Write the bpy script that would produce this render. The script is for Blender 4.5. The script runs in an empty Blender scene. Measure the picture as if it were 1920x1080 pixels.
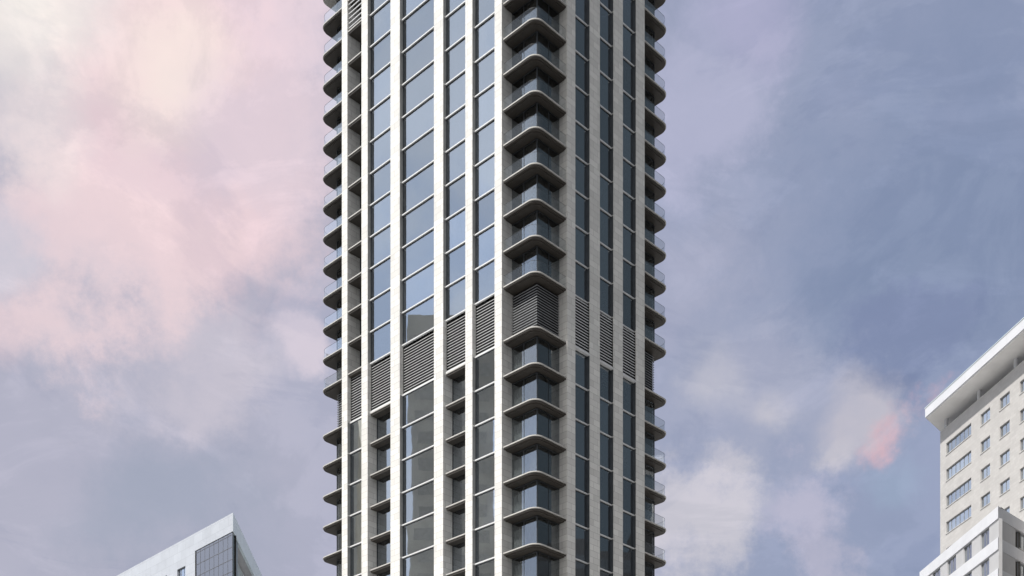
import bpy, bmesh, math, random
from mathutils import Vector
random.seed(7)
S = bpy.context.scene
COL = S.collection
R = math.radians

# ------------------------------------------------------------------ materials
class NT:
    """small node-tree builder"""
    def __init__(s, tree):
        s.t = tree; s.n = tree.nodes; s.l = tree.links
        s.n.clear()
    def new(s, kind, **kw):
        nd = s.n.new(kind)
        for k, v in kw.items():
            setattr(nd, k, v)
        return nd
    def put(s, sock, val):
        if isinstance(val, bpy.types.NodeSocket):
            s.l.new(val, sock)
        else:
            sock.default_value = val
    def math(s, op, a, b=0.0, clamp=False):
        nd = s.new('ShaderNodeMath', operation=op, use_clamp=clamp)
        s.put(nd.inputs[0], a); s.put(nd.inputs[1], b)
        return nd.outputs[0]
    def mix(s, fac, a, b, blend='MIX'):
        nd = s.new('ShaderNodeMix', data_type='RGBA', blend_type=blend)
        s.put(nd.inputs[0], fac); s.put(nd.inputs[6], a); s.put(nd.inputs[7], b)
        return nd.outputs[2]
    def noise(s, vec, scale, detail=4.0, rough=0.55, dist=0.0):
        nd = s.new('ShaderNodeTexNoise')
        if vec is not None: s.put(nd.inputs['Vector'], vec)
        nd.inputs['Scale'].default_value = scale
        nd.inputs['Detail'].default_value = detail
        nd.inputs['Roughness'].default_value = rough
        nd.inputs['Distortion'].default_value = dist
        return nd
    def ramp(s, v, lo, hi, a=0.0, b=1.0, smooth=True):
        nd = s.new('ShaderNodeMapRange', interpolation_type='SMOOTHSTEP' if smooth else 'LINEAR')
        s.put(nd.inputs[0], v)
        for i, q in enumerate((lo, hi, a, b)): nd.inputs[1 + i].default_value = q
        return nd.outputs[0]
    def mapping(s, vec, scale=(1, 1, 1), rot=(0, 0, 0)):
        nd = s.new('ShaderNodeMapping')
        s.put(nd.inputs[0], vec)
        nd.inputs['Scale'].default_value = scale
        nd.inputs['Rotation'].default_value = rot
        return nd.outputs[0]

def c4(c):
    return (c[0], c[1], c[2], 1.0)

def mat(name):
    m = bpy.data.materials.new(name); m.use_nodes = True
    return m, NT(m.node_tree)

def principled(name, col, rough=0.6, metal=0.0, var=0.12, vscale=1.5, streak=0.0, bump=0.0, spec=0.5):
    """weathered plain surface: broad noise tint + optional vertical rain streaks"""
    m, t = mat(name)
    out = t.new('ShaderNodeOutputMaterial'); b = t.new('ShaderNodeBsdfPrincipled')
    tc = t.new('ShaderNodeTexCoord').outputs['Object']
    n1 = t.noise(tc, vscale, 6, 0.6).outputs[0]
    dark = tuple(q * (1 - var) for q in col); light = tuple(min(1, q * (1 + var * .6)) for q in col)
    cc = t.mix(t.ramp(n1, .3, .7), c4(dark), c4(light))
    if streak:
        st = t.noise(t.mapping(tc, (2.2, 2.2, .10)), 2.0, 5, .6).outputs[0]
        cc = t.mix(t.ramp(st, .52, .75, 0, streak), cc, c4(tuple(q * .55 for q in col)))
    t.put(b.inputs['Base Color'], cc)
    b.inputs['Roughness'].default_value = rough
    b.inputs['Metallic'].default_value = metal
    b.inputs['Specular IOR Level'].default_value = spec
    if bump:
        bp = t.new('ShaderNodeBump'); bp.inputs['Strength'].default_value = bump
        bp.inputs['Distance'].default_value = .02
        t.put(bp.inputs['Height'], t.noise(tc, 14, 4).outputs[0]); t.put(b.inputs['Normal'], bp.outputs[0])
    t.put(out.inputs[0], b.outputs[0])
    return m

def stone(name, col, mortar, bw=1.3, bh=.62, msize=.017, var=.13, rough=.75):
    """stone cladding: staggered slabs with fine joints, slab-to-slab tint, rain streaks"""
    m, t = mat(name)
    out = t.new('ShaderNodeOutputMaterial'); b = t.new('ShaderNodeBsdfPrincipled')
    tc = t.new('ShaderNodeTexCoord').outputs['Object']
    sp = t.new('ShaderNodeSeparateXYZ'); t.put(sp.inputs[0], tc)
    cb = t.new('ShaderNodeCombineXYZ')
    t.put(cb.inputs[0], t.math('ADD', sp.outputs[0], sp.outputs[1])); t.put(cb.inputs[1], sp.outputs[2])
    br = t.new('ShaderNodeTexBrick')
    t.put(br.inputs['Vector'], cb.outputs[0])
    br.inputs['Scale'].default_value = 1.0
    br.inputs['Brick Width'].default_value = bw; br.inputs['Row Height'].default_value = bh
    br.inputs['Mortar Size'].default_value = msize; br.inputs['Mortar Smooth'].default_value = .2
    br.inputs['Bias'].default_value = 0
    br.inputs['Color1'].default_value = c4(tuple(q * (1 - var) for q in col))
    br.inputs['Color2'].default_value = c4(tuple(min(1, q * (1 + var * .5)) for q in col))
    br.inputs['Mortar'].default_value = c4(mortar)
    n1 = t.noise(tc, .35, 6, .6).outputs[0]
    cc = t.mix(t.ramp(n1, .35, .7, 0, .22), br.outputs['Color'], c4(tuple(q * .62 for q in col)))
    st = t.noise(t.mapping(tc, (3, 3, .08)), 1.6, 5, .65).outputs[0]
    cc = t.mix(t.ramp(st, .55, .8, 0, .22), cc, c4(tuple(q * .5 for q in col)))
    t.put(b.inputs['Base Color'], cc)
    b.inputs['Roughness'].default_value = rough
    t.put(out.inputs[0], b.outputs[0])
    return m

def glass(name, tint, refl, base_refl, rough=.015, wav=.006, fres=.5):
    """coated facade glass: mirror-like coat mixed with see-through, slightly wavy"""
    m, t = mat(name)
    out = t.new('ShaderNodeOutputMaterial')
    tr = t.new('ShaderNodeBsdfTransparent'); tr.inputs[0].default_value = c4(tint)
    gl = t.new('ShaderNodeBsdfGlossy'); gl.inputs['Color'].default_value = c4(refl); gl.inputs['Roughness'].default_value = rough
    geo = t.new('ShaderNodeNewGeometry')
    bp = t.new('ShaderNodeBump'); bp.inputs['Strength'].default_value = 1.0; bp.inputs['Distance'].default_value = wav
    oi = t.new('ShaderNodeObjectInfo')
    ad = t.new('ShaderNodeVectorMath', operation='ADD'); t.put(ad.inputs[0], geo.outputs['Position'])
    sc = t.new('ShaderNodeVectorMath', operation='SCALE'); sc.inputs[0].default_value = (31, 17, 23); t.put(sc.inputs['Scale'], oi.outputs['Random'])
    t.put(ad.inputs[1], sc.outputs[0])
    t.put(bp.inputs['Height'], t.noise(ad.outputs[0], .45, 2, .4).outputs[0])
    # every pane sits a fraction of a degree out of true
    tl = t.new('ShaderNodeCombineXYZ')
    r1 = oi.outputs['Random']; r2 = t.math('FRACT', t.math('MULTIPLY', r1, 7.31)); r3 = t.math('FRACT', t.math('MULTIPLY', r1, 13.7))
    for q, rr in enumerate((r1, r2, r3)): t.put(tl.inputs[q], t.math('MULTIPLY', t.math('SUBTRACT', rr, .5), .009))
    an = t.new('ShaderNodeVectorMath', operation='ADD'); t.put(an.inputs[0], bp.outputs[0]); t.put(an.inputs[1], tl.outputs[0])
    nn = t.new('ShaderNodeVectorMath', operation='NORMALIZE'); t.put(nn.inputs[0], an.outputs[0])
    t.put(gl.inputs['Normal'], nn.outputs[0])
    pv_ = t.ramp(oi.outputs['Random'], 0, 1, .80, 1.10, False)
    t.put(gl.inputs['Color'], t.mix(1.0, c4(refl), pv_, 'MULTIPLY'))
    lw = t.new('ShaderNodeLayerWeight'); lw.inputs[0].default_value = .35
    f = t.math('ADD', t.math('MULTIPLY', lw.outputs['Fresnel'], fres), base_refl, True)
    mx = t.new('ShaderNodeMixShader'); t.put(mx.inputs[0], f)
    t.put(mx.inputs[1], tr.outputs[0]); t.put(mx.inputs[2], gl.outputs[0])
    t.put(out.inputs[0], mx.outputs[0])
    return m

M = {}
M['stone'] = stone('pale_stone_cladding', (.72, .715, .69), (.40, .39, .38))
M['slab'] = principled('balcony_slab_concrete', (.50, .49, .47), .7, var=.10, vscale=2.5, streak=.15)
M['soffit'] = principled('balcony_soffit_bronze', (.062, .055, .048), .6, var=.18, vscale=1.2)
M['transom'] = principled('white_metal_transom', (.66, .67, .68), .4, var=.06, vscale=2)
M['frame'] = principled('dark_window_frame', (.055, .062, .07), .4, var=.2)
M['slat'] = principled('grey_louvre_blade', (.54, .55, .56), .45, var=.12, vscale=2)
M['slat_shade'] = principled('shade_darkened_louvre_blade', (.26, .27, .285), .45, var=.15, vscale=2)  # blade colour darkened to stand for the shade under the corner slabs
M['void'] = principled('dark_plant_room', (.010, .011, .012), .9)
M['absorber'] = principled('bounce_absorbing_floor', (.075, .07, .065), .8, var=.15, vscale=3)  # dark sheet added on balcony floors to cut sunlight bounce, unseen from below
M['drape'] = principled('brown_drape', (.13, .115, .10), .9, var=.2)
M['room_sheer'] = principled('light_sheer_curtain', (.74, .78, .78), .9, var=.06)
M['jamb_shade'] = principled('jamb_shade_grey', (.26, .26, .255), .5, var=.12)  # dark grey that paints the shade on the left-face window jambs
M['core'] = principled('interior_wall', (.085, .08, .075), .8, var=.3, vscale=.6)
M['render'] = principled('rear_render', (.5, .49, .47), .8, var=.1, vscale=.6, streak=.2)
M['glass'] = glass('blue_grey_facade_glass', (.80, .83, .85), (.80, .86, .92), .46, wav=.0035)
M['glass_corner'] = glass('corner_room_glass', (.78, .79, .79), (.76, .80, .84), .17, fres=.4)
def frosted(m, col, k):
    t = m.node_tree; out = [n for n in t.nodes if n.type == 'OUTPUT_MATERIAL'][0]
    src = out.inputs[0].links[0].from_socket
    d = t.nodes.new('ShaderNodeBsdfDiffuse'); d.inputs[0].default_value = c4(col)
    mx = t.nodes.new('ShaderNodeMixShader'); mx.inputs[0].default_value = k
    t.links.new(src, mx.inputs[1]); t.links.new(d.outputs[0], mx.inputs[2]); t.links.new(mx.outputs[0], out.inputs[0])
    return m
M['rail_glass'] = glass('clear_balustrade_glass', (.93, .95, .955), (.74, .79, .84), .02, wav=.002, fres=.28)
frosted(M['rail_glass'], (.52, .58, .66), .03)
M['curtain'] = principled('grey_beige_curtain', (.36, .34, .315), .9, var=.2, vscale=1.0)
M['sheer'] = principled('pale_sheer_curtain', (.74, .75, .75), .9, var=.15, vscale=1.0)
M['roof'] = principled('roof_gravel', (.3, .3, .29), .95, var=.2, vscale=6)
M['asphalt'] = principled('asphalt_ground', (.055, .055, .057), .9, var=.3, vscale=.2)
M['paving'] = principled('plaza_paving', (.44, .43, .41), .85, var=.2, vscale=.25)

# ------------------------------------------------------------------ mesh helpers
class MB:
    def __init__(s): s.bm = bmesh.new()
    def box(s, x0, x1, y0, y1, z0, z1):
        v = [s.bm.verts.new(p) for p in ((x0,y0,z0),(x1,y0,z0),(x1,y1,z0),(x0,y1,z0),(x0,y0,z1),(x1,y0,z1),(x1,y1,z1),(x0,y1,z1))]
        for f in ((0,3,2,1),(4,5,6,7),(0,1,5,4),(1,2,6,5),(2,3,7,6),(3,0,4,7)):
            s.bm.faces.new([v[i] for i in f])
        return s
    def prism(s, pts, z0, z1):
        lo = [s.bm.verts.new((p[0], p[1], z0)) for p in pts]
        hi = [s.bm.verts.new((p[0], p[1], z1)) for p in pts]
        n = len(pts)
        s.bm.faces.new(lo[::-1]); s.bm.faces.new(hi)
        for i in range(n):
            j = (i + 1) % n
            s.bm.faces.new((lo[i], lo[j], hi[j], hi[i]))
        return s
    def hexa(s, pts):
        """eight points: bottom four, top four"""
        v = [s.bm.verts.new(p) for p in pts]
        for f in ((0,3,2,1),(4,5,6,7),(0,1,5,4),(1,2,6,5),(2,3,7,6),(3,0,4,7)):
            s.bm.faces.new([v[i] for i in f])
        return s
    def strip(s, path, z0, z1, closed=False):
        prev = None
        for p in path:
            a = s.bm.verts.new((p[0], p[1], z0)); b = s.bm.verts.new((p[0], p[1], z1))
            if prev: s.bm.faces.new((prev[0], a, b, prev[1]))
            prev = (a, b)
        return s
    def mesh(s, name, m, recalc=True):
        if recalc: bmesh.ops.recalc_face_normals(s.bm, faces=s.bm.faces[:])
        me = bpy.data.meshes.new(name); s.bm.to_mesh(me); s.bm.free()
        me.materials.append(m)
        return me

def obj(name, me, parent=None, loc=(0, 0, 0), rotz=0.0):
    o = bpy.data.objects.new(name, me); COL.objects.link(o)
    o.location = loc; o.rotation_euler = (0, 0, rotz)
    if parent: o.parent = parent
    return o

def thing(name, label, cat, loc=(0, 0, 0), rotz=0.0, group=None):
    o = obj(name, None, None, loc, rotz)
    o.empty_display_size = 2
    o['label'] = label; o['category'] = cat
    if group: o['group'] = group
    return o

def structure(o):
    o['kind'] = 'structure'; return o

# face-aware box: side L -> facade plane x=0 (a along +y, d into building +x); side R -> plane y=0
def fbox(mb, side, a0, a1, d0, d1, z0, z1):
    if side == 'L': mb.box(d0, d1, a0, a1, z0, z1)
    else: mb.box(a0, a1, d0, d1, z0, z1)
    return mb
def fpt(side, a, d):
    return (d, a) if side == 'L' else (a, d)

# ------------------------------------------------------------------ the tower
TH = R(44.13)
TX, TY = 2.135, 116.705
FH = 3.4                       # storey height
ZT, ZB = 71.45, 66.27          # top and bottom of the louvred plant storey
VE, UE = 21.2, 33.4            # plan size (right face, left face)
NUP, NLO = 13, 8               # storeys modelled above / below the plant storey
ZTOP = ZT + FH * (NUP + 3)
ZLOW = ZB - FH * NLO
tower = thing('residential_tower', 'tall pale stone residential tower with rounded corner balconies and a louvred plant storey, centre', 'tower',
              (TX, TY, 0), R(90) - TH)

PIERS_L = {'A': (28.01, 28.972), 'B': (24.547, 25.576), 'C': (19.293, 20.765), 'D': (12.629, 13.997), 'E': (8.411, 9.396), 'F': (4.344, 5.319)}
PIERS_R = {'G': (4.554, 5.743), 'H': (7.883, 9.422), 'I': (11.531, 13.025), 'J': (15.137, 16.562)}
for k, (a, b) in PIERS_L.items():
    d = 4.4 if k in 'AF' else 1.95
    obj('pier', MB().box(0, d, a, b, 0, ZTOP).mesh('pier', M['stone']), tower)
for k, (a, b) in PIERS_R.items():
    d = 4.25 if k in 'GJ' else 1.95
    obj('pier', MB().box(a, b, 0, d, 0, ZTOP).mesh('pier', M['stone']), tower)

# interior walls seen through the glass; rear walls; roof
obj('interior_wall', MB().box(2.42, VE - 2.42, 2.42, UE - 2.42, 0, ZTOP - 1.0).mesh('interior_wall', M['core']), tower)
rw = MB()
rw.box(VE - 2.4, VE - .1, 5.0, UE - 5.0, 0, ZTOP); rw.box(5.0, VE - 5.0, UE - 2.4, UE - .1, 0, ZTOP)
obj('rear_wall', rw.mesh('rear_wall', M['render']), tower)
rf = MB()
rf.box(.25, VE - .25, .25, UE - .25, ZTOP - .05, ZTOP + .35); rf.box(6, VE - 6, 8, UE - 8, ZTOP + .35, ZTOP + 4.2)
obj('roof', rf.mesh('roof', M['roof']), tower)

# ---- storey levels
UP = [ZT + FH * i for i in range(NUP + 1)]            # floor levels from the plant storey's top upward
LO = [ZB - FH * i for i in range(1, NLO + 1)]         # floor levels below the plant storey

def pleats(side, a0, a1, d, z0, z1, amp=.08, wl=.42):
    n = max(2, int((a1 - a0) / wl * 6))
    mb = MB()
    mb.strip([fpt(side, a0 + (a1 - a0) * i / n, d + amp * math.sin(i * math.pi / 3) + amp * .5 * math.sin(i * 1.7)) for i in range(n + 1)], z0, z1)
    return mb

def make_window(side, a0, a1, d, deep_bar=.16, h=FH):
    """meshes: (frame with transom, pane, curtain drawn, curtain part)"""
    f = MB()
    fbox(f, side, a0, a1, d - deep_bar, d + .03, -.125, 0.0)                       # bright transom bar
    tr = f.mesh('transom', M['transom'])
    g = MB()
    fbox(g, side, a0, a0 + .06, d - .05, d + .05, 0.003, h - .155)
    fbox(g, side, a1 - .06, a1, d - .05, d + .05, 0.003, h - .155)
    fbox(g, side, a0 + .06, a1 - .06, d - .045, d + .05, 0.003, .06)
    fbox(g, side, a0 + .06, a1 - .06, d - .045, d + .05, h - .215, h - .155)
    if side == 'R': fbox(g, side, a1 - .05, a1 - .002, .03, d - .052, 0.003, h - .155)
    fr = g.mesh('window_frame', M['frame'])
    rv = None
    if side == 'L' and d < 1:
        r_ = MB(); fbox(r_, side, a1 - .03, a1 - .002, .02, d - .052, 0.003, h - .155); rv = r_.mesh('shade_liner', M['jamb_shade'])  # added liner carrying the jamb's shade in its colour
    p = MB(); fbox(p, side, a0 + .06, a1 - .06, d, d + .02, .06, h - .215)
    pn = p.mesh('pane', M['glass'])
    cs = []
    w = a1 - a0
    for (q0, q1, key) in ((.04, .96, 'curtain'), (.04, .96, 'sheer'), (.03, .62, 'curtain'), (.03, .36, 'sheer')):
        me = pleats(side, a0 + w * q0, a0 + w * q1, d + .28, .05, h - .3).mesh('curtain', M[key], False)
        cs.append(me)
    return tr, fr, pn, cs, rv

def place_window(side, meshes, z, curtain=0):
    tr, fr, pn, cs, rv = meshes
    o = obj('window', fr, tower, (0, 0, z))
    obj('transom', tr, o); obj('pane', pn, o)
    if rv: obj('shade_liner', rv, o)
    if curtain is not None: obj('curtain', cs[curtain], o)
    return o

def make_louvre(side, a0, a1, d, h, pitch=.29):
    b = MB(); bh = .06 if side == 'L' else .095
    n = int(round((h - .30) / pitch)); p = (h - .30) / n
    for i in range(n):
        z = .10 + p * i
        # blade: front nose standing proud, sloping up into the wall
        pts = [(d, z), (d + .03, z), (d + .05, z + bh), (d + .02, z + bh)]
        A = [(*fpt(side, a0 + .05, q[0]), q[1]) for q in pts]; B = [(*fpt(side, a1 - .05, q[0]), q[1]) for q in pts]
        b.hexa([A[0], B[0], B[1], A[1], A[3], B[3], B[2], A[2]])
    blades = b.mesh('louvre_panel', M['slat'])
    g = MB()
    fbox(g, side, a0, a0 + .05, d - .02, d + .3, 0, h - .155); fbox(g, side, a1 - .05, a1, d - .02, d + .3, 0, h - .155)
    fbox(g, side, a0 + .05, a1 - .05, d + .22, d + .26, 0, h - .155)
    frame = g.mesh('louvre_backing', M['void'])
    tb = MB(); fbox(tb, side, a0, a1, d - .14, d + .2, -.15, 0)
    return blades, frame, tb.mesh('transom', M['transom'])

def place_louvre(meshes, z):
    o = obj('louvre_panel', meshes[0], tower, (0, 0, z))
    obj('louvre_backing', meshes[1], o); obj('transom', meshes[2], o)
    return o

def make_inset_balcony(side, a0, a1, d0, d1):
    s = MB(); fbox(s, side, a0, a1, d0, d1, -.11, 0)
    e = MB(); fbox(e, side, a0 + .002, a1 - .002, d0 + .10, d1 - .002, -.30, -.112)
    t_ = MB(); fbox(t_, side, a0 + .004, a1 - .004, d0 + .10, d1 - .06, .003, .012)
    return s.mesh('balcony', M['slab']), e.mesh('soffit', M['soffit']), t_.mesh('floor_absorber', M['absorber'])

def place_inset(meshes, z):
    o = obj('balcony', meshes[0], tower, (0, 0, z)); obj('soffit', meshes[1], o); obj('floor_absorber', meshes[2], o)
    return o

BAYS_L = {'AB': (25.576, 28.01), 'BC': (20.765, 24.547), 'CD': (13.997, 19.293), 'DE': (9.396, 12.629), 'EF': (5.319, 8.411)}
BAYS_R = {'GH': (5.743, 7.883), 'HI': (9.422, 11.531), 'IJ': (13.025, 15.137)}
DL, DR, DBACK = .45, .34, 1.32

WL = {k: make_window('L', a, b, DL) for k, (a, b) in BAYS_L.items()}
WR = {k: make_window('R', a, b, DR, .12) for k, (a, b) in BAYS_R.items()}
BACK = {k: make_window('L', BAYS_L[k][0], BAYS_L[k][1], (DBACK if k != 'AB' else 1.8), .02) for k in ('AB', 'BC', 'DE')}
INS = {'AB': make_inset_balcony('L', *BAYS_L['AB'], .06, 1.78), 'BC': make_inset_balcony('L', *BAYS_L['BC'], .34, DBACK), 'DE': make_inset_balcony('L', *BAYS_L['DE'], .34, DBACK)}

def pick():
    return random.choice((0, 1, 1, 2, 3, 3, None))

for k in BAYS_L:                                   # above the plant storey
    for i in range(NUP):
        if k == 'AB':
            place_inset(INS['AB'], UP[i]); place_window('L', BACK['AB'], UP[i], None)
        else:
            place_window('L', WL[k], UP[i], pick())
for k in BAYS_L:                                   # below it
    for z in LO:
        if k in ('BC', 'DE'):
            place_inset(INS[k], z); place_window('L', BACK[k], z, 1)
        else:
            place_window('L', WL[k], z, 2 if k != 'EF' else 0)
for k in BAYS_R:
    for i in range(NUP): place_window('R', WR[k], UP[i], pick())
    for j, z in enumerate(LO): place_window('R', WR[k], z, 1 if j < 4 else None)
HL = ZT - ZB
for k, (a, b) in BAYS_L.items(): place_louvre(make_louvre('L', a, b, .5, HL), ZB)
for k, (a, b) in BAYS_R.items(): place_louvre(make_louvre('R', a, b, .10, HL), ZB)
for k in ('BC', 'DE'): place_inset(INS[k], ZB - .155)   # ledge right under the louvres
# open bar screen in the far balcony bay high up
sc_ = MB()
a, b = BAYS_L['AB']
for i in range(9):
    sc_.box(.18, .26, a, b, .52 * i + .35, .52 * i + .45)
obj('bar_screen', sc_.mesh('bar_screen', M['slat']), tower, (0, 0, UP[11]))

# ---- rounded corner balconies
def corner_path(o, p0, q0, LP, LQ, r=1.05, n=10):
    """outline from the q-side pier round the corner to the p-side pier, inset by o"""
    P, Q, rr = p0 + o, q0 + o, r - o * .5
    pts = [(P, LQ)]
    for i in range(n + 1):
        t = math.pi + math.pi / 2 * i / n
        pts.append((P + rr + rr * math.cos(t), Q + rr + rr * math.sin(t)))
    pts.append((LP, Q))
    return pts

CORNERS = {   # mapping of local (p,q) into tower plan, pier limits, set-back of the corner room
    'near':  (lambda p, q: (p, q), 4.554, 4.344, 1.41, 1.02),
    'left':  (lambda p, q: (p, UE - q), 4.45, UE - 28.972, 1.41, 1.75),
    'right': (lambda p, q: (VE - p, q), VE - 16.562, 4.30, 1.55, 1.14),
}
def build_corner(key):
    f, LP, LQ, rp, rq = CORNERS[key]
    LP -= .002; LQ -= .002
    def slab(o, z0, z1, mb):
        pts = corner_path(o, .2, .06, LP, LQ) + [(LP, 2.6), (2.6, 2.6), (2.6, LQ)]
        mb.prism([f(*p) for p in pts], z0, z1)
    top = MB(); slab(0, -.105, 0, top)
    me_top = top.mesh('balcony', M['slab'])
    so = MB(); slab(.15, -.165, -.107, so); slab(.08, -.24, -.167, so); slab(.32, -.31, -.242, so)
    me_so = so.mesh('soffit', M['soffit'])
    ti = MB(); slab(.15, .003, .012, ti)
    me_ti = ti.mesh('floor_absorber', M['absorber'])
    bl = MB(); path = corner_path(.12, .2, .06, LP, LQ)
    bl.strip([f(*p) for p in path], .0, 1.08)
    me_bl = bl.mesh('balustrade', M['rail_glass'], False)
    ra = MB()
    pa, pb = corner_path(.11, .2, .06, LP, LQ), corner_path(.13, .2, .06, LP, LQ)
    ra.prism([f(*p) for p in pa + pb[::-1]], 1.08, 1.098)
    me_ra = ra.mesh('handrail', M['frame'])
    # corner room: glass on two sides, slim frame, curtain near the corner
    h = FH - .42
    gl = MB()
    def pb_(x0, x1, y0, y1, z0, z1, mb):
        (X0, Y0), (X1, Y1) = f(x0, y0), f(x1, y1)
        mb.box(min(X0, X1), max(X0, X1), min(Y0, Y1), max(Y0, Y1), z0, z1)
    pb_(rp, rp + .02, rq + .05, LQ, .06, h, gl); pb_(rp + .05, LP, rq, rq + .02, .06, h, gl)
    me_gl = gl.mesh('corner_window', M['glass_corner'])
    fr = MB()
    pb_(rp - .03, rp + .05, rq - .03, rq + .05, 0, h + .02, fr)
    for zz in (0, h):
        pb_(rp - .02, rp + .04, rq + .05, LQ, zz, zz + .06, fr); pb_(rp + .05, LP, rq - .02, rq + .04, zz, zz + .06, fr)
    for qq in (rq + (LQ - rq) * .52,): pb_(rp - .02, rp + .04, qq - .03, qq + .03, .06, h, fr)
    for pp in (rp + (LP - rp) * .52,): pb_(pp - .03, pp + .03, rq - .02, rq + .04, .06, h, fr)
    me_fr = fr.mesh('window_frame', M['frame'])
    cu = MB(); n = 40
    q0, q1 = rq + .12, rq + (LQ - rq) * .50
    cu.strip([f(rp + .16 + .04 * math.sin(i * 1.05), q0 + (q1 - q0) * i / n) for i in range(n + 1)], .05, h - .05)
    me_cu = cu.mesh('curtain', M['drape'], False)
    sh = MB(); q0, q1 = rq + (LQ - rq) * .53, LQ - .12
    sh.strip([f(rp + .20 + .03 * math.sin(i * .9), q0 + (q1 - q0) * i / n) for i in range(n + 1)], .05, h - .55)
    me_sh = sh.mesh('curtain', M['room_sheer'], False)
    # room side walls above door head + inner floor already given by slabs; louvre version
    lv = MB(); npit = 18; p = (HL - .5) / npit
    for i in range(npit):
        z = .06 + p * i
        pts = [(rp, LQ), (rp, rq), (LP, rq), (LP, rq + .03), (rp + .03, rq + .03), (rp + .03, LQ)]
        lv.prism([f(*q) for q in pts], z, z + .065)
    me_lv = lv.mesh('louvre_panel', M['slat_shade'])
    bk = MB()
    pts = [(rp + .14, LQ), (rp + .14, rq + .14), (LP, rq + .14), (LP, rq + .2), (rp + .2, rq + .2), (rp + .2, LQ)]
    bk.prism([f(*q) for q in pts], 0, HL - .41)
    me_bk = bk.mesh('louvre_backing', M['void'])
    def place(z, rail, louvre=False, sheer=False):
        o = obj('balcony', me_top, tower, (0, 0, z)); obj('soffit', me_so, o); obj('floor_absorber', me_ti, o)
        if rail:
            obj('balustrade', me_bl, o); obj('handrail', me_ra, o)
        if louvre:
            l = obj('louvre_panel', me_lv, tower, (0, 0, z)); obj('louvre_backing', me_bk, l)
        else:
            w = obj('corner_window', me_gl, tower, (0, 0, z)); obj('window_frame', me_fr, w); obj('curtain', me_cu, w)
            if sheer: obj('curtain', me_sh, w)
    for i in range(NUP): place(UP[i], True)
    place(ZB, False, True)
    for z in LO: place(z, key == 'right', sheer=True)
for key in CORNERS: build_corner(key)

# ---- storeys below and above the picture, in one simplified piece each
def plain_storeys(name, levels):
    mb = MB()
    for z in levels:
        for (a, b) in BAYS_L.values(): fbox(mb, 'L', a, b, DL - .12, DL + .1, z - .15, z)
        for (a, b) in BAYS_R.values(): fbox(mb, 'R', a, b, DR - .12, DR + .1, z - .15, z)
        for key, (f, LP, LQ, rp, rq) in CORNERS.items():
            pts = corner_path(0, .2, .06, LP - .002, LQ - .002, n=5) + [(LP - .002, 2.6), (2.6, 2.6), (2.6, LQ - .002)]
            mb.prism([f(*p) for p in pts], z - .32, z)
    o = obj(name, mb.mesh(name, M['slab']), tower)
    gm = MB(); z0, z1 = levels[0], levels[-1]
    for (a, b) in BAYS_L.values(): fbox(gm, 'L', a, b, DL + .15, DL + .2, z0, z1)
    for (a, b) in BAYS_R.values(): fbox(gm, 'R', a, b, DR + .15, DR + .2, z0, z1)
    obj('glazing', gm.mesh('glazing', M['glass']), o)
    o['kind'] = 'stuff'
low = [ZLOW - FH * i for i in range(1, 12)]
low = [z for z in low if z > 2][::-1]
plain_storeys('lower_storeys', [0.2] + low)
plain_storeys('upper_storeys', [UP[NUP] + FH * i for i in range(0, 4)])

# ------------------------------------------------------------------ ground
gb = MB(); gb.box(-4000, 4000, -3000, 5000, -1, 0)
structure(obj('ground', gb.mesh('ground', M['asphalt'])))
pv = MB(); pv.box(-60, 62, 60, 260, .004, .12)
structure(obj('pavement', pv.mesh('pavement', M['paving'])))

M['hotel_wall'] = stone('cream_tile_wall', (.53, .515, .50), (.46, .445, .43), bw=.7, bh=.36, msize=.015, var=.07)
M['white'] = principled('white_render', (.66, .67, .70), .7, var=.05, vscale=.4, streak=.10)
M['white_panel'] = stone('white_composite_panel', (.49, .515, .56), (.35, .37, .40), bw=2.6, bh=1.41, msize=.022, var=.05, rough=.5)
M['grey_panel'] = principled('pale_grey_panel', (.50, .50, .51), .7, var=.06, vscale=.6, streak=.12)
M['canopy_soffit'] = principled('canopy_soffit', (.88, .87, .86), .8, var=.08, vscale=.3)
M['sill'] = principled('stone_sill', (.60, .59, .575), .7)
M['win'] = glass('pale_window_glass', (.75, .78, .80), (.80, .85, .90), .66)
M['winback'] = principled('room_behind_window', (.30, .32, .34), .9, var=.3)
M['winframe'] = principled('grey_window_frame', (.26, .27, .29), .5)
M['cw'] = glass('grey_curtain_wall_glass', (.3, .31, .33), (.62, .585, .57), .50)
M['mullion'] = principled('curtain_wall_mullion', (.13, .13, .14), .5)
M['teal_panel'] = principled('teal_metal_panel', (.74, .83, .86), .35, var=.06, vscale=.4)
M['dark_panel'] = principled('dark_teal_panel', (.20, .25, .265), .4, var=.2)

def frame_at(origin, direction):
    """rotation that lays +x along a plan direction"""
    return math.atan2(direction[1], direction[0])

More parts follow.
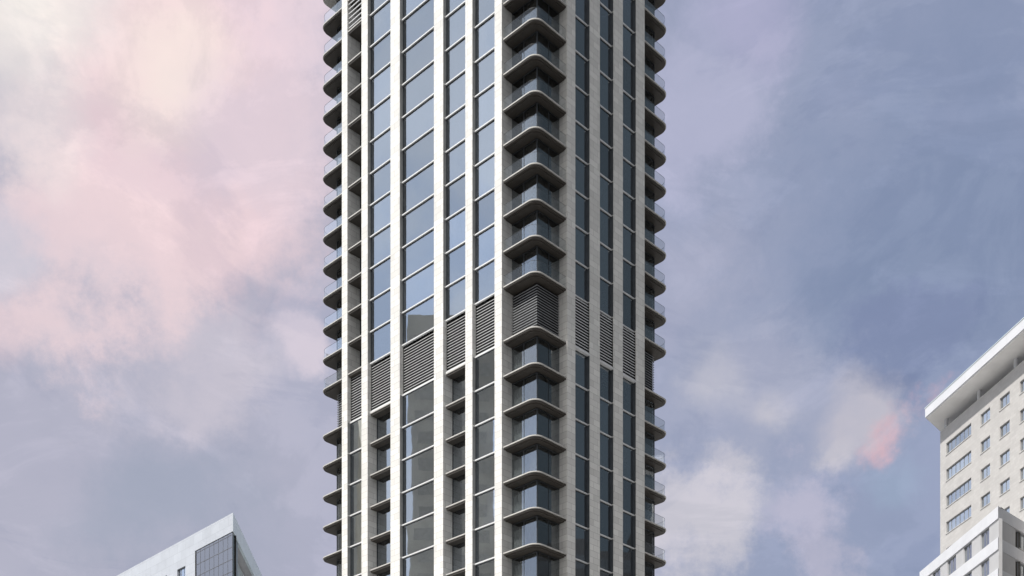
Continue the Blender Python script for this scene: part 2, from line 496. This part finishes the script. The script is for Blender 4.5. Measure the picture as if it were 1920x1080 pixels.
# local building frame: +x along the wall towards the viewer, wall face y=0, building behind it at y>0 (right-hand side)
def win_unit(parent, x0, x1, z0, z1, nmull, depth=.22, back=True):
    """window set in the face y=0 (outside is -y)"""
    f = MB(); w = .07
    f.box(x0, x1, depth - .06, depth + .06, z0, z0 + w); f.box(x0, x1, depth - .06, depth + .06, z1 - w, z1)
    f.box(x0, x0 + w, depth - .06, depth + .06, z0 + w, z1 - w); f.box(x1 - w, x1, depth - .06, depth + .06, z0 + w, z1 - w)
    for i in range(1, nmull):
        m_ = x0 + (x1 - x0) * i / nmull
        f.box(m_ - .03, m_ + .03, depth - .04, depth + .04, z0 + w, z1 - w)
    o = obj('window', f.mesh('window', M['winframe']), parent)
    g = MB(); g.box(x0 + w, x1 - w, depth + .0, depth + .02, z0 + w, z1 - w)
    obj('pane', g.mesh('pane', M['win']), o)
    sl = MB(); sl.box(x0 - .06, x1 + .06, -.07, -.003, z0 - .09, z0 - .01)
    obj('sill', sl.mesh('sill', M['sill']), o)
    c = MB(); k = random.random()
    c.box(x0 + w, x1 - w, depth + .35, depth + .37, z0 + w, z1 - w)
    obj('blind', c.mesh('blind', M['winback'] if k < .45 else M['sheer']), o)
    return o

def wall_with_openings(mb, x0, x1, z0, z1, openings, thick=.5):
    """a wall slab from y=0 to y=thick cut into pieces round rectangular openings (all on a common grid of rows)"""
    zs = sorted(set([z0, z1] + [q for o in openings for q in (o[2], o[3])]))
    for za, zb in zip(zs[:-1], zs[1:]):
        xs = []
        for o in openings:
            if o[2] < zb - 1e-4 and o[3] > za + 1e-4: xs.append((o[0], o[1]))
        xs.sort(); cur = x0
        for a, b in xs:
            if a > cur: mb.box(cur, a, 0, thick, za, zb)
            cur = max(cur, b)
        if cur < x1: mb.box(cur, x1, 0, thick, za, zb)

# ---- cream hotel block with a canopy roof on short columns (right)
HD = (.1945, -.981)
HT = 76.16
hotel = thing('hotel_building', 'cream tiled tower block with white canopy roof on short columns, right edge', 'building', (54.9, 160.0, 0), math.atan2(HD[1], HD[0]))
# in this frame: x runs along the wall towards the viewer, +y points to the building's inside (to the right of the picture)
HLEN = 22.0
ops = []
rows = [74.05 - 3.34 * i for i in range(20)]
for r, zt in enumerate(rows):
    if zt < 8: break
    ops.append((1.41, 7.15, zt - 1.47, zt, 6))
    x = 9.2
    while x < HLEN - 3:
        ops.append((x, x + 2.0, zt - 1.42, zt, 2)); x += 4.0
wmb = MB(); wall_with_openings(wmb, 0, HLEN, 0, HT, ops)
obj('wall', wmb.mesh('wall', M['hotel_wall']), hotel)
# plan: acute far corner, body behind the wall
bd = (.65, .76)                                     # far wall direction in world plan
ca, sa = HD
def to_local(wx, wy): return (wx * ca + wy * sa, -wx * sa + wy * ca)
fd = to_local(*bd)
if fd[1] < 0: fd = (-fd[0], -fd[1])
body = MB(); q = 22.0
body.prism([(.05 + fd[0] / fd[1] * 1.2, 1.2), (HLEN, 1.2), (HLEN + fd[0] * q, fd[1] * q), (fd[0] * q, fd[1] * q)], 0, HT - .3)
obj('interior_wall', body.mesh('interior_wall', M['core']), hotel)
fw = MB(); fw.prism([(-.0, .0), (.0 + fd[0] * q, fd[1] * q), (.5 + fd[0] * q, fd[1] * q), (.5, .5), (.0, .5)], 0, HT - .004)
obj('wall', fw.mesh('wall', M['hotel_wall']), hotel)
ew = MB(); ew.prism([(HLEN + .002, .5), (HLEN + fd[0] * q + .002, fd[1] * q), (HLEN + fd[0] * q + .4, fd[1] * q), (HLEN + .4, 0), (HLEN + .002, 0)], 0, HT - .004)
obj('wall', ew.mesh('wall', M['hotel_wall']), hotel)
pr = MB(); pr.prism([(.5 + fd[0] * .5, .5), (HLEN, .5), (HLEN + fd[0] * (q - .5), fd[1] * q - .5), (.5 + fd[0] * (q - .5), fd[1] * q - .5)], HT - .3, HT - .01)
obj('roof', pr.mesh('roof', M['white']), hotel)
ZS = 77.72
cn = MB()
o0 = (to_local(52.8 - 54.9, 159.5 - 160.0))
cpts = [o0, (HLEN + 3, o0[1]), (HLEN + 3 + fd[0] * q, o0[1] + fd[1] * q), (o0[0] + fd[0] * q, o0[1] + fd[1] * q)]
cn.prism(cpts, ZS + .05, ZS + 1.2)
can = obj('canopy', cn.mesh('canopy', M['white']), hotel)
cp = MB(); cp.prism([(p[0] + (-.06 if i in (0, 3) else .06), p[1] + (-.06 if i < 2 else .06)) for i, p in enumerate(cpts)], ZS + 1.203, ZS + 1.27)
obj('coping', cp.mesh('coping', M['teal_panel']), can)
sf = MB(); sf.prism([(p[0] + (.12 if i in (0, 3) else -.12), p[1] + (.12 if i < 2 else -.12)) for i, p in enumerate(cpts)], ZS - .1, ZS + .045)
obj('soffit', sf.mesh('soffit', M['canopy_soffit']), can)
for x in (.55, 8.0, 15.6, 20.9):
    pl = MB(); n = 16
    pl.prism([(x + .24 * math.cos(6.2832 * i / n), .55 + .24 * math.sin(6.2832 * i / n)) for i in range(n)], HT - .01, ZS - .1)
    obj('column', pl.mesh('column', M['white']), hotel)
up = MB(); up.prism([(3 + fd[0] * 4, fd[1] * 4), (HLEN - 2, fd[1] * 4), (HLEN - 2 + fd[0] * 8, fd[1] * 12), (3 + fd[0] * 12, fd[1] * 12)], HT, ZS - .1)
obj('plant_room', up.mesh('plant_room', M['grey_panel']), hotel)
for (x0, x1, z0, z1, n) in ops:
    if z1 > 40: win_unit(hotel, x0, x1, z0, z1, n)

# ---- white banded lower block in front of the hotel
def win_unit_at(parent, x0, x1, z0, z1, n, loc, rot, **k):
    o = win_unit(parent, x0, x1, z0, z1, n, **k)
    o.location = loc; o.rotation_euler = (0, 0, rot)
    return o
POD = math.atan2(-.9957, .0926)
pod = thing('banded_building', 'lower white block with grey window bands standing in front of the cream tower', 'building', (53.06, 136.0, 0), POD)
PT, PL, NF = 56.9, 20.3, 15
rd = (-.633, .774)                                  # right-hand face direction in the local frame
def pod_poly(o):
    """plan outset by o"""
    return [(-PL - o, -o), (-.02 + o * .62, -o), (rd[0] * 7.3 + o * .774, rd[1] * 7.3 + o * .633), (-PL - o, 4.4)]
for i in range(NF):
    zt = PT - 3.37 * i
    b = MB(); b.prism(pod_poly(.12), zt - 1.30, zt)
    obj('band', b.mesh('band', M['white']), pod)
roofm = MB(); roofm.prism(pod_poly(-.4), PT + .004, PT + .05); obj('roof', roofm.mesh('roof', M['roof']), pod)
wins = ((2.23, 4.29), (6.45, 8.5), (10.45, 12.81), (14.71, 16.97), (18.5, 19.9))
wops = []
for i in range(NF):
    zt = PT - 3.37 * i - 1.30
    for t0, t1 in wins: wops.append((-t1, -t0, zt - 2.0, zt - .03, 2))
pw = MB()
wall_with_openings(pw, -PL, -.02, .02, PT - 1.31, wops, .4)
obj('wall', pw.mesh('wall', M['grey_panel']), pod)
for (a, b, z0, z1, n) in wops:
    if z1 > 44: win_unit(pod, a, b, z0, z1, n)
pr2 = MB()
pr2.prism([(-.02, .0), (rd[0] * 4.2, rd[1] * 4.2), (rd[0] * 4.2 - .3, rd[1] * 4.2 + .0), (-.45, .4)], .02, PT - 1.31)
pr2.prism([(rd[0] * 4.2 - .9, rd[1] * 4.2 - .1), (rd[0] * 7.3 - .6, rd[1] * 7.3 - .4), (-9, 5), (-9, 3)], .02, PT - 1.31)
obj('wall', pr2.mesh('wall', M['grey_panel']), pod)
pcore = MB(); pcore.box(-PL + .1, -3.4, .95, 4.2, .02, PT - 1.4); obj('interior_wall', pcore.mesh('interior_wall', M['core']), pod)
rrot = math.atan2(.702, .712) - POD
for i in range(4):
    zt = PT - 3.37 * i - 1.30
    win_unit_at(pod, 4.7, 6.6, zt - 1.9, zt - .1, 2, (-.25, .35, 0), rrot)

# ---- white angular building, lower left
LB = math.atan2(-.721, .693)
lb = thing('angular_building', 'white angular office building with a deep white fascia and grey glazed corner, lower left', 'building', (-42.47, 190.0, 0), LB)
LT, FA = 77.86, 2.82
rl = (-.747, .665)
LL = 44.0
def lb_poly(o, ln=26.0):
    return [(-LL, -o), (0, -o), (rl[0] * ln, rl[1] * ln), (-LL - 10, rl[1] * ln)]
fa = MB()
fa.prism([(-LL, 0), (-.03, 0), (rl[0] * .5 - .03, rl[1] * .5), (-LL, rl[1] * .5)], LT - FA, LT)
obj('fascia', fa.mesh('fascia', M['white_panel']), lb)
fr_ = MB()
fr_.prism([(.0, 0.0), (rl[0] * 30, rl[1] * 30), (rl[0] * 30 - .6, rl[1] * 30), (rl[0] * .52 - .6, rl[1] * .52), (rl[0] * .52 - .02, rl[1] * .52), (-.02, .0)], LT - FA + .003, LT - .003)
obj('fascia', fr_.mesh('fascia', M['teal_panel']), lb)
rl_ = MB(); rl_.prism([(-LL, .5), (-.65, .5), (rl[0] * 30 - .6, rl[1] * 30 - .1), (-LL, rl[1] * 30 - .1)], LT - FA + .15, LT - .5)
obj('roof', rl_.mesh('roof', M['grey_panel']), lb)
lops = []
for i in range(20):
    z1 = 73.5 - 3.9 * i
    if z1 < 6: break
    for t0 in (14.4, 20.4, 26.4, 32.4, 38.4): lops.append((-t0 - 2.6, -t0, z1 - 2.7, z1, 3))
lw_ = MB(); wall_with_openings(lw_, -LL, -11.3, 0, LT - FA, lops, .5)
obj('wall', lw_.mesh('wall', M['white_panel']), lb)
for (a, b, z0, z1, n) in lops:
    if z1 > 60: win_unit(lb, a, b, z0, z1, n, depth=.3)
# glazed corner box
g = MB(); g.box(-11.3, -.32, .12, .16, 0, LT - FA - .01)
cw = obj('curtain_wall', g.mesh('curtain_wall', M['cw']), lb)
g = MB()
for i in range(9):
    x = -11.25 + i * (10.9 / 8); g.box(x - .02, x + .02, .10, .20, 0, LT - FA - .02)
for i in range(40):
    z = LT - FA - .4 - 1.86 * i
    if z < 1: break
    g.box(-11.3, -.3, .09, .18, z - .04, z + .04)
obj('mullions', g.mesh('mullions', M['mullion']), cw)
g = MB(); g.box(-11.3, -1.2, 1.2, 1.3, 0, LT - FA - .01)
g.box(-11.35, -11.3, .0, 1.2, 0, LT - FA - .01)
obj('interior_wall', g.mesh('interior_wall', M['core']), lb)
g = MB()
g.prism([(-.32, .12), (rl[0] * 4.5 - .2, rl[1] * 4.5), (rl[0] * 4.5 - .8, rl[1] * 4.5), (-1.0, .42)], 0, LT - FA - .01)
obj('side_wall', g.mesh('side_wall', M['dark_panel']), lb)
g = MB()
g.prism([(rl[0] * 4.5 - 2.6, rl[1] * 4.5), (rl[0] * 28 - 2.6, rl[1] * 28), (rl[0] * 28 - 12, rl[1] * 28), (-LL, rl[1] * 28), (-LL, 1.5), (-12, 1.5)], 0, LT - FA - .01)
obj('wall', g.mesh('wall', M['teal_panel']), lb)
for i in range(7):
    z = LT - FA - 4.0 - 3.9 * i
    g = MB(); g.prism([(rl[0] * 5.5 - 1.4, rl[1] * 5.5), (rl[0] * 26 - .7, rl[1] * 26), (rl[0] * 26 - 2.6, rl[1] * 26), (rl[0] * 5.5 - 2.8, rl[1] * 5.5)], z - 1.2, z)
    obj('balcony', g.mesh('balcony', M['white_panel']), lb)

# ---- neighbours outside the frame that the tower's glass mirrors
M['office_band'] = principled('office_window_band', (.72, .70, .64), .8, var=.1)
M['office'] = principled('grey_office_facade', (.86, .82, .73), .8, var=.15, vscale=.2)
M['office_dark'] = principled('dark_office_facade', (.03, .031, .033), .6, var=.25, vscale=.2)
def neighbour(name, label, x0, x1, y0, y1, h, m, step=None):
    t = thing(name, label, 'building', ((x0 + x1) / 2, (y0 + y1) / 2, 0))
    w, d = (x1 - x0) / 2, (y1 - y0) / 2
    b = MB(); b.box(-w, w, -d, d, 0, h)
    if step:
        for (a0, a1, hh) in step: b.box(-w * .8, w * .8, a0, a1, h, h + hh)
    obj('wall', b.mesh('wall', M[m]), t)
    g = MB()
    for k in range(int(h / 3.6)):
        z = 1.2 + 3.6 * k
        if z + 2 > h - 1: break
        for sx in (-1, 1):
            g.box(*(sorted((sx * (w + .02), sx * (w - .3)))), -d + 1, d - 1, z, z + 1.9)
    obj('window_band', g.mesh('window_band', M['office_band'] if m == 'office' else M['frame']), t)
    return t
neighbour('office_building', 'grey banded office block mirrored in the lower left-hand windows of the stone tower', -94, -70, 119.7, 132.7, 107, 'office')
neighbour('office_building', 'second grey office block further back mirrored in the far left-hand windows', -96, -73, 140.8, 166, 103, 'office')
neighbour('office_building', 'dark office block with stepped roof mirrored in the lowest right-hand windows', 66, 92, 96, 146, 69, 'office_dark', [(-14, -6, 3.0), (2, 9, 2.2), (14, 20, 4.0)])


# ------------------------------------------------------------------ sky and sun
SUNEL, SUNH = 51.5, Vector((-.744, -.668, 0)).normalized()
SUNDIR = Vector((SUNH.x * math.cos(R(SUNEL)), SUNH.y * math.cos(R(SUNEL)), math.sin(R(SUNEL))))
world = bpy.data.worlds.new('World'); S.world = world; world.use_nodes = True
t = NT(world.node_tree)
wout = t.new('ShaderNodeOutputWorld'); bg = t.new('ShaderNodeBackground')
sky = t.new('ShaderNodeTexSky', sky_type='NISHITA'); sky.sun_disc = False
sky.sun_elevation = R(SUNEL); sky.sun_rotation = math.atan2(SUNDIR.x, SUNDIR.y)
def lin(r, g, b):
    f = lambda q: (q / 12.92 if q <= .04045 else ((q + .055) / 1.055) ** 2.4)
    return (f(r / 255), f(g / 255), f(b / 255), 1)
STR = .10
def L10(c): return (c[0] / STR, c[1] / STR, c[2] / STR, 1)
tc = t.new('ShaderNodeTexCoord').outputs['Generated']
nrm = t.new('ShaderNodeVectorMath', operation='NORMALIZE'); t.put(nrm.inputs[0], tc)
D = nrm.outputs[0]
# billowing warp of the direction so that cloud edges are ragged
def warped(scale, amp, detail=7, rough=.62, stretch=(1, 1, 1)):
    n = t.noise(t.mapping(D, stretch), scale, detail, rough)
    sb = t.new('ShaderNodeVectorMath', operation='SUBTRACT'); t.put(sb.inputs[0], n.outputs['Color']); sb.inputs[1].default_value = (.5, .5, .5)
    sc = t.new('ShaderNodeVectorMath', operation='SCALE'); t.put(sc.inputs[0], sb.outputs[0]); sc.inputs['Scale'].default_value = amp
    ad = t.new('ShaderNodeVectorMath', operation='ADD'); t.put(ad.inputs[0], D); t.put(ad.inputs[1], sc.outputs[0])
    return ad.outputs[0]
W1 = warped(5.5, .27, 10, .68); W2 = warped(11.0, .085, 8, .62)
def towards(az, el):
    a, e = R(az), R(el)
    return Vector((math.sin(a) * math.cos(e), math.cos(a) * math.cos(e), math.sin(e)))
def patch(col, az, el, rad, soft, color, strength, W=None, stretch=(1, 1, 1)):
    """a soft cloud bank round a compass direction (azimuth from north, elevation)"""
    sb = t.new('ShaderNodeVectorMath', operation='SUBTRACT'); t.put(sb.inputs[0], W or W1); sb.inputs[1].default_value = towards(az, el)
    ml = t.new('ShaderNodeVectorMath', operation='MULTIPLY'); t.put(ml.inputs[0], sb.outputs[0]); ml.inputs[1].default_value = stretch
    ln = t.new('ShaderNodeVectorMath', operation='LENGTH'); t.put(ln.inputs[0], ml.outputs[0])
    m_ = t.ramp(ln.outputs['Value'], rad * (1 - soft), rad, strength, 0.0)
    return t.mix(m_, col, L10(lin(*color)) if max(color) > 1 else L10(color))
sx = t.new('ShaderNodeSeparateXYZ'); t.put(sx.inputs[0], W1)
# overcast base: lavender to the left, slate blue to the right, over the clear sky
base = t.mix(t.ramp(sx.outputs[0], -.30, .30), L10(lin(181, 181, 198)), L10(lin(150, 160, 187)))
col = t.mix(.95, sky.outputs[0], base)
col = patch(col, -15.1, 35.8, 0.1526, 0.6, (238, 212, 216), 0.9, W1, (1, 1, 1))
col = patch(col, -18.7, 30.9, 0.0835, 0.55, (235, 213, 217), 0.8, W1, (1, 1, 1))
col = patch(col, -10.6, 35.8, 0.0944, 0.7, (216, 204, 216), 0.6, W1, (1, 1, 1))
col = patch(col, -22.1, 37.2, .085, .95, (253, 246, 238), .85, W2, (1, 1, 1))
col = patch(col, -15.5, 36.0, .055, .95, (240, 228, 220), .7, W2, (1, 1, 1))
col = patch(col, -21.0, 33.3, 0.0436, 0.8, (244, 232, 230), 0.5, W2, (1, 1, 1))
col = patch(col, -22.1, 29.5, 0.04, 0.6, (206, 203, 215), 0.8, W2, (1, 1, 1))
col = patch(col, -15.1, 27.3, 0.0944, 0.8, (205, 199, 210), 0.7, W1, (1, 1, 1.6))
col = patch(col, -21.9, 26.9, 0.0327, 0.8, (226, 206, 212), 0.7, W2, (1, 1, 1))
col = patch(col, -9.3, 28.3, 0.0272, 0.5, (208, 200, 212), 0.9, W2, (1, 1, 1))
col = patch(col, -15.8, 21.1, 0.1199, 0.8, (161, 168, 187), 0.85, W1, (1, 1, 1.5))
col = patch(col, 9.0, 36.0, 0.0726, 0.7, (180, 182, 207), 0.8, W1, (1, 1, 0.7))
col = patch(col, 11.6, 38.2, 0.0436, 0.7, (181, 180, 208), 0.7, W2, (1, 1, 1))
col = patch(col, 19.7, 30.6, 0.1526, 0.7, (133, 147, 176), 0.85, W1, (1, 1, 1))
col = patch(col, 18.0, 27.1, 0.069, 0.7, (126, 138, 171), 0.8, W1, (1, 1, 1.5))
col = patch(col, 9.0, 26.7, 0.036, 0.95, (206, 204, 211), 0.95, W2, (1, 1, 1))
col = patch(col, 11.4, 25.4, 0.032, 0.95, (204, 201, 208), 0.9, W2, (1, 1, 1.4))
col = patch(col, 9.2, 23.9, 0.0163, 0.7, (186, 186, 201), 0.7, W2, (1, 1, 1))
col = patch(col, 15.8, 24.9, 0.0436, 0.7, (194, 191, 202), 0.9, W2, (1, 1, 1))
col = patch(col, 16.5, 23.5, 0.017, .95, (222, 178, 186), .68, W2)
col = patch(col, 17.0, 24.2, 0.019, .95, (222, 178, 186), .68, W2)
col = patch(col, 17.5, 25.0, 0.018, .95, (222, 178, 186), .68, W2)
col = patch(col, 18.4, 25.6, 0.015, .95, (222, 178, 186), .68, W2)
col = patch(col, 19.1, 26.0, 0.012, .95, (222, 178, 186), .68, W2)
col = patch(col, 14.6, 23.5, 0.0218, 0.7, (200, 197, 206), 0.85, W2, (1, 1, 1))
col = patch(col, 7.8, 19.8, 0.0726, 0.7, (206, 203, 211), 0.8, W1, (1, 1, 1.2))
col = patch(col, 13.5, 20.3, 0.0581, 0.7, (186, 184, 203), 0.7, W1, (1, 1, 1.3))
col = patch(col, 17.3, 22.2, 0.0327, 0.8, (152, 168, 193), 0.7, W2, (1, 1, 1.5))

col = patch(col, 11.4, 24.6, .105, .9, (177, 180, 200), .65, W1, (1, 1, 1.5))
col = patch(col, 7.2, 29.5, .06, .9, (173, 176, 198), .6, W1, (1, 1, 1))
# layered cloud sheets with firmer edges
cn1 = t.noise(t.mapping(D, (1, 1, 1.9)), 6.5, 11, .64, .7).outputs[0]
col = t.mix(t.ramp(cn1, .49, .58, 0, .46), col, t.mix(1.0, col, (1.20, 1.17, 1.15, 1), 'MULTIPLY'))
cn2 = t.noise(t.mapping(D, (1.2, 1, 2.4), (0, .3, 0)), 4.2, 11, .62, .9).outputs[0]
col = t.mix(t.ramp(cn2, .50, .57, 0, .42), col, t.mix(1.0, col, (.80, .83, .88, 1), 'MULTIPLY'))
# the rest of the sky dome
s2 = t.new('ShaderNodeSeparateXYZ'); t.put(s2.inputs[0], D)
col = t.mix(t.ramp(s2.outputs[2], .64, .86), col, L10((2.3, 2.33, 2.4)))
col = t.mix(t.ramp(s2.outputs[1], -.05, -.5), col, L10((.42, .42, .44)))
col = t.mix(t.ramp(s2.outputs[0], -.45, -.75), col, L10((.74, .86, 1.10)))
wn = t.noise(t.mapping(D, (1, 1, 1.5)), 5.5, 7, .6, .6).outputs[0]
wm = t.math('MULTIPLY', t.ramp(s2.outputs[0], -.45, -.75), t.ramp(wn, .42, .62))
col = t.mix(wm, col, L10((.95, 1.02, 1.16)))
bl = t.math('MULTIPLY', t.ramp(s2.outputs[0], -.2, -.6), t.ramp(s2.outputs[1], -.2, -.6))
col = t.mix(bl, col, L10((1.15, 1.12, 1.06)))
lowr = t.math('MULTIPLY', t.ramp(s2.outputs[0], .5, .8), t.ramp(s2.outputs[2], .85, .6))
col = t.mix(lowr, col, L10((.10, .124, .145)))
# fine mottling of the cloud deck
mot = t.noise(t.mapping(D, (1, 1, 1.6)), 22, 8, .65, .3).outputs[0]
col = t.mix(t.ramp(mot, .3, .7, 0, .16), col, t.mix(1.0, col, (1.22, 1.18, 1.16, 1), 'MULTIPLY'))
mot2 = t.noise(t.mapping(D, (1, 1, 1.4)), 7, 8, .6, .5).outputs[0]
col = t.mix(t.ramp(mot2, .35, .65, .22, 0), col, t.mix(1.0, col, (.89, .905, .94, 1), 'MULTIPLY'))
t.put(bg.inputs[0], col); bg.inputs[1].default_value = STR
t.put(wout.inputs[0], bg.outputs[0])


# ------------------------------------------------------------------ camera and light
cam = bpy.data.cameras.new('camera'); co = obj('camera', cam)
co.location = (0, 0, 1.7); co.rotation_euler = (R(90), 0, 0)
cam.sensor_width = 36; cam.lens = 43.875
cam.shift_y = .7078; cam.clip_end = 6000
S.camera = co
sun = bpy.data.lights.new('sun', 'SUN'); so = obj('sun', sun)
S.view_settings.view_transform = 'Standard'; S.view_settings.look = 'None'
S.view_settings.exposure = 0; S.view_settings.gamma = 1
sun.energy = 5.0; sun.angle = R(.5); sun.color = (1.0, .965, .91)
sd = SUNDIR.normalized()
so.rotation_euler = sd.to_track_quat('Z', 'Y').to_euler()
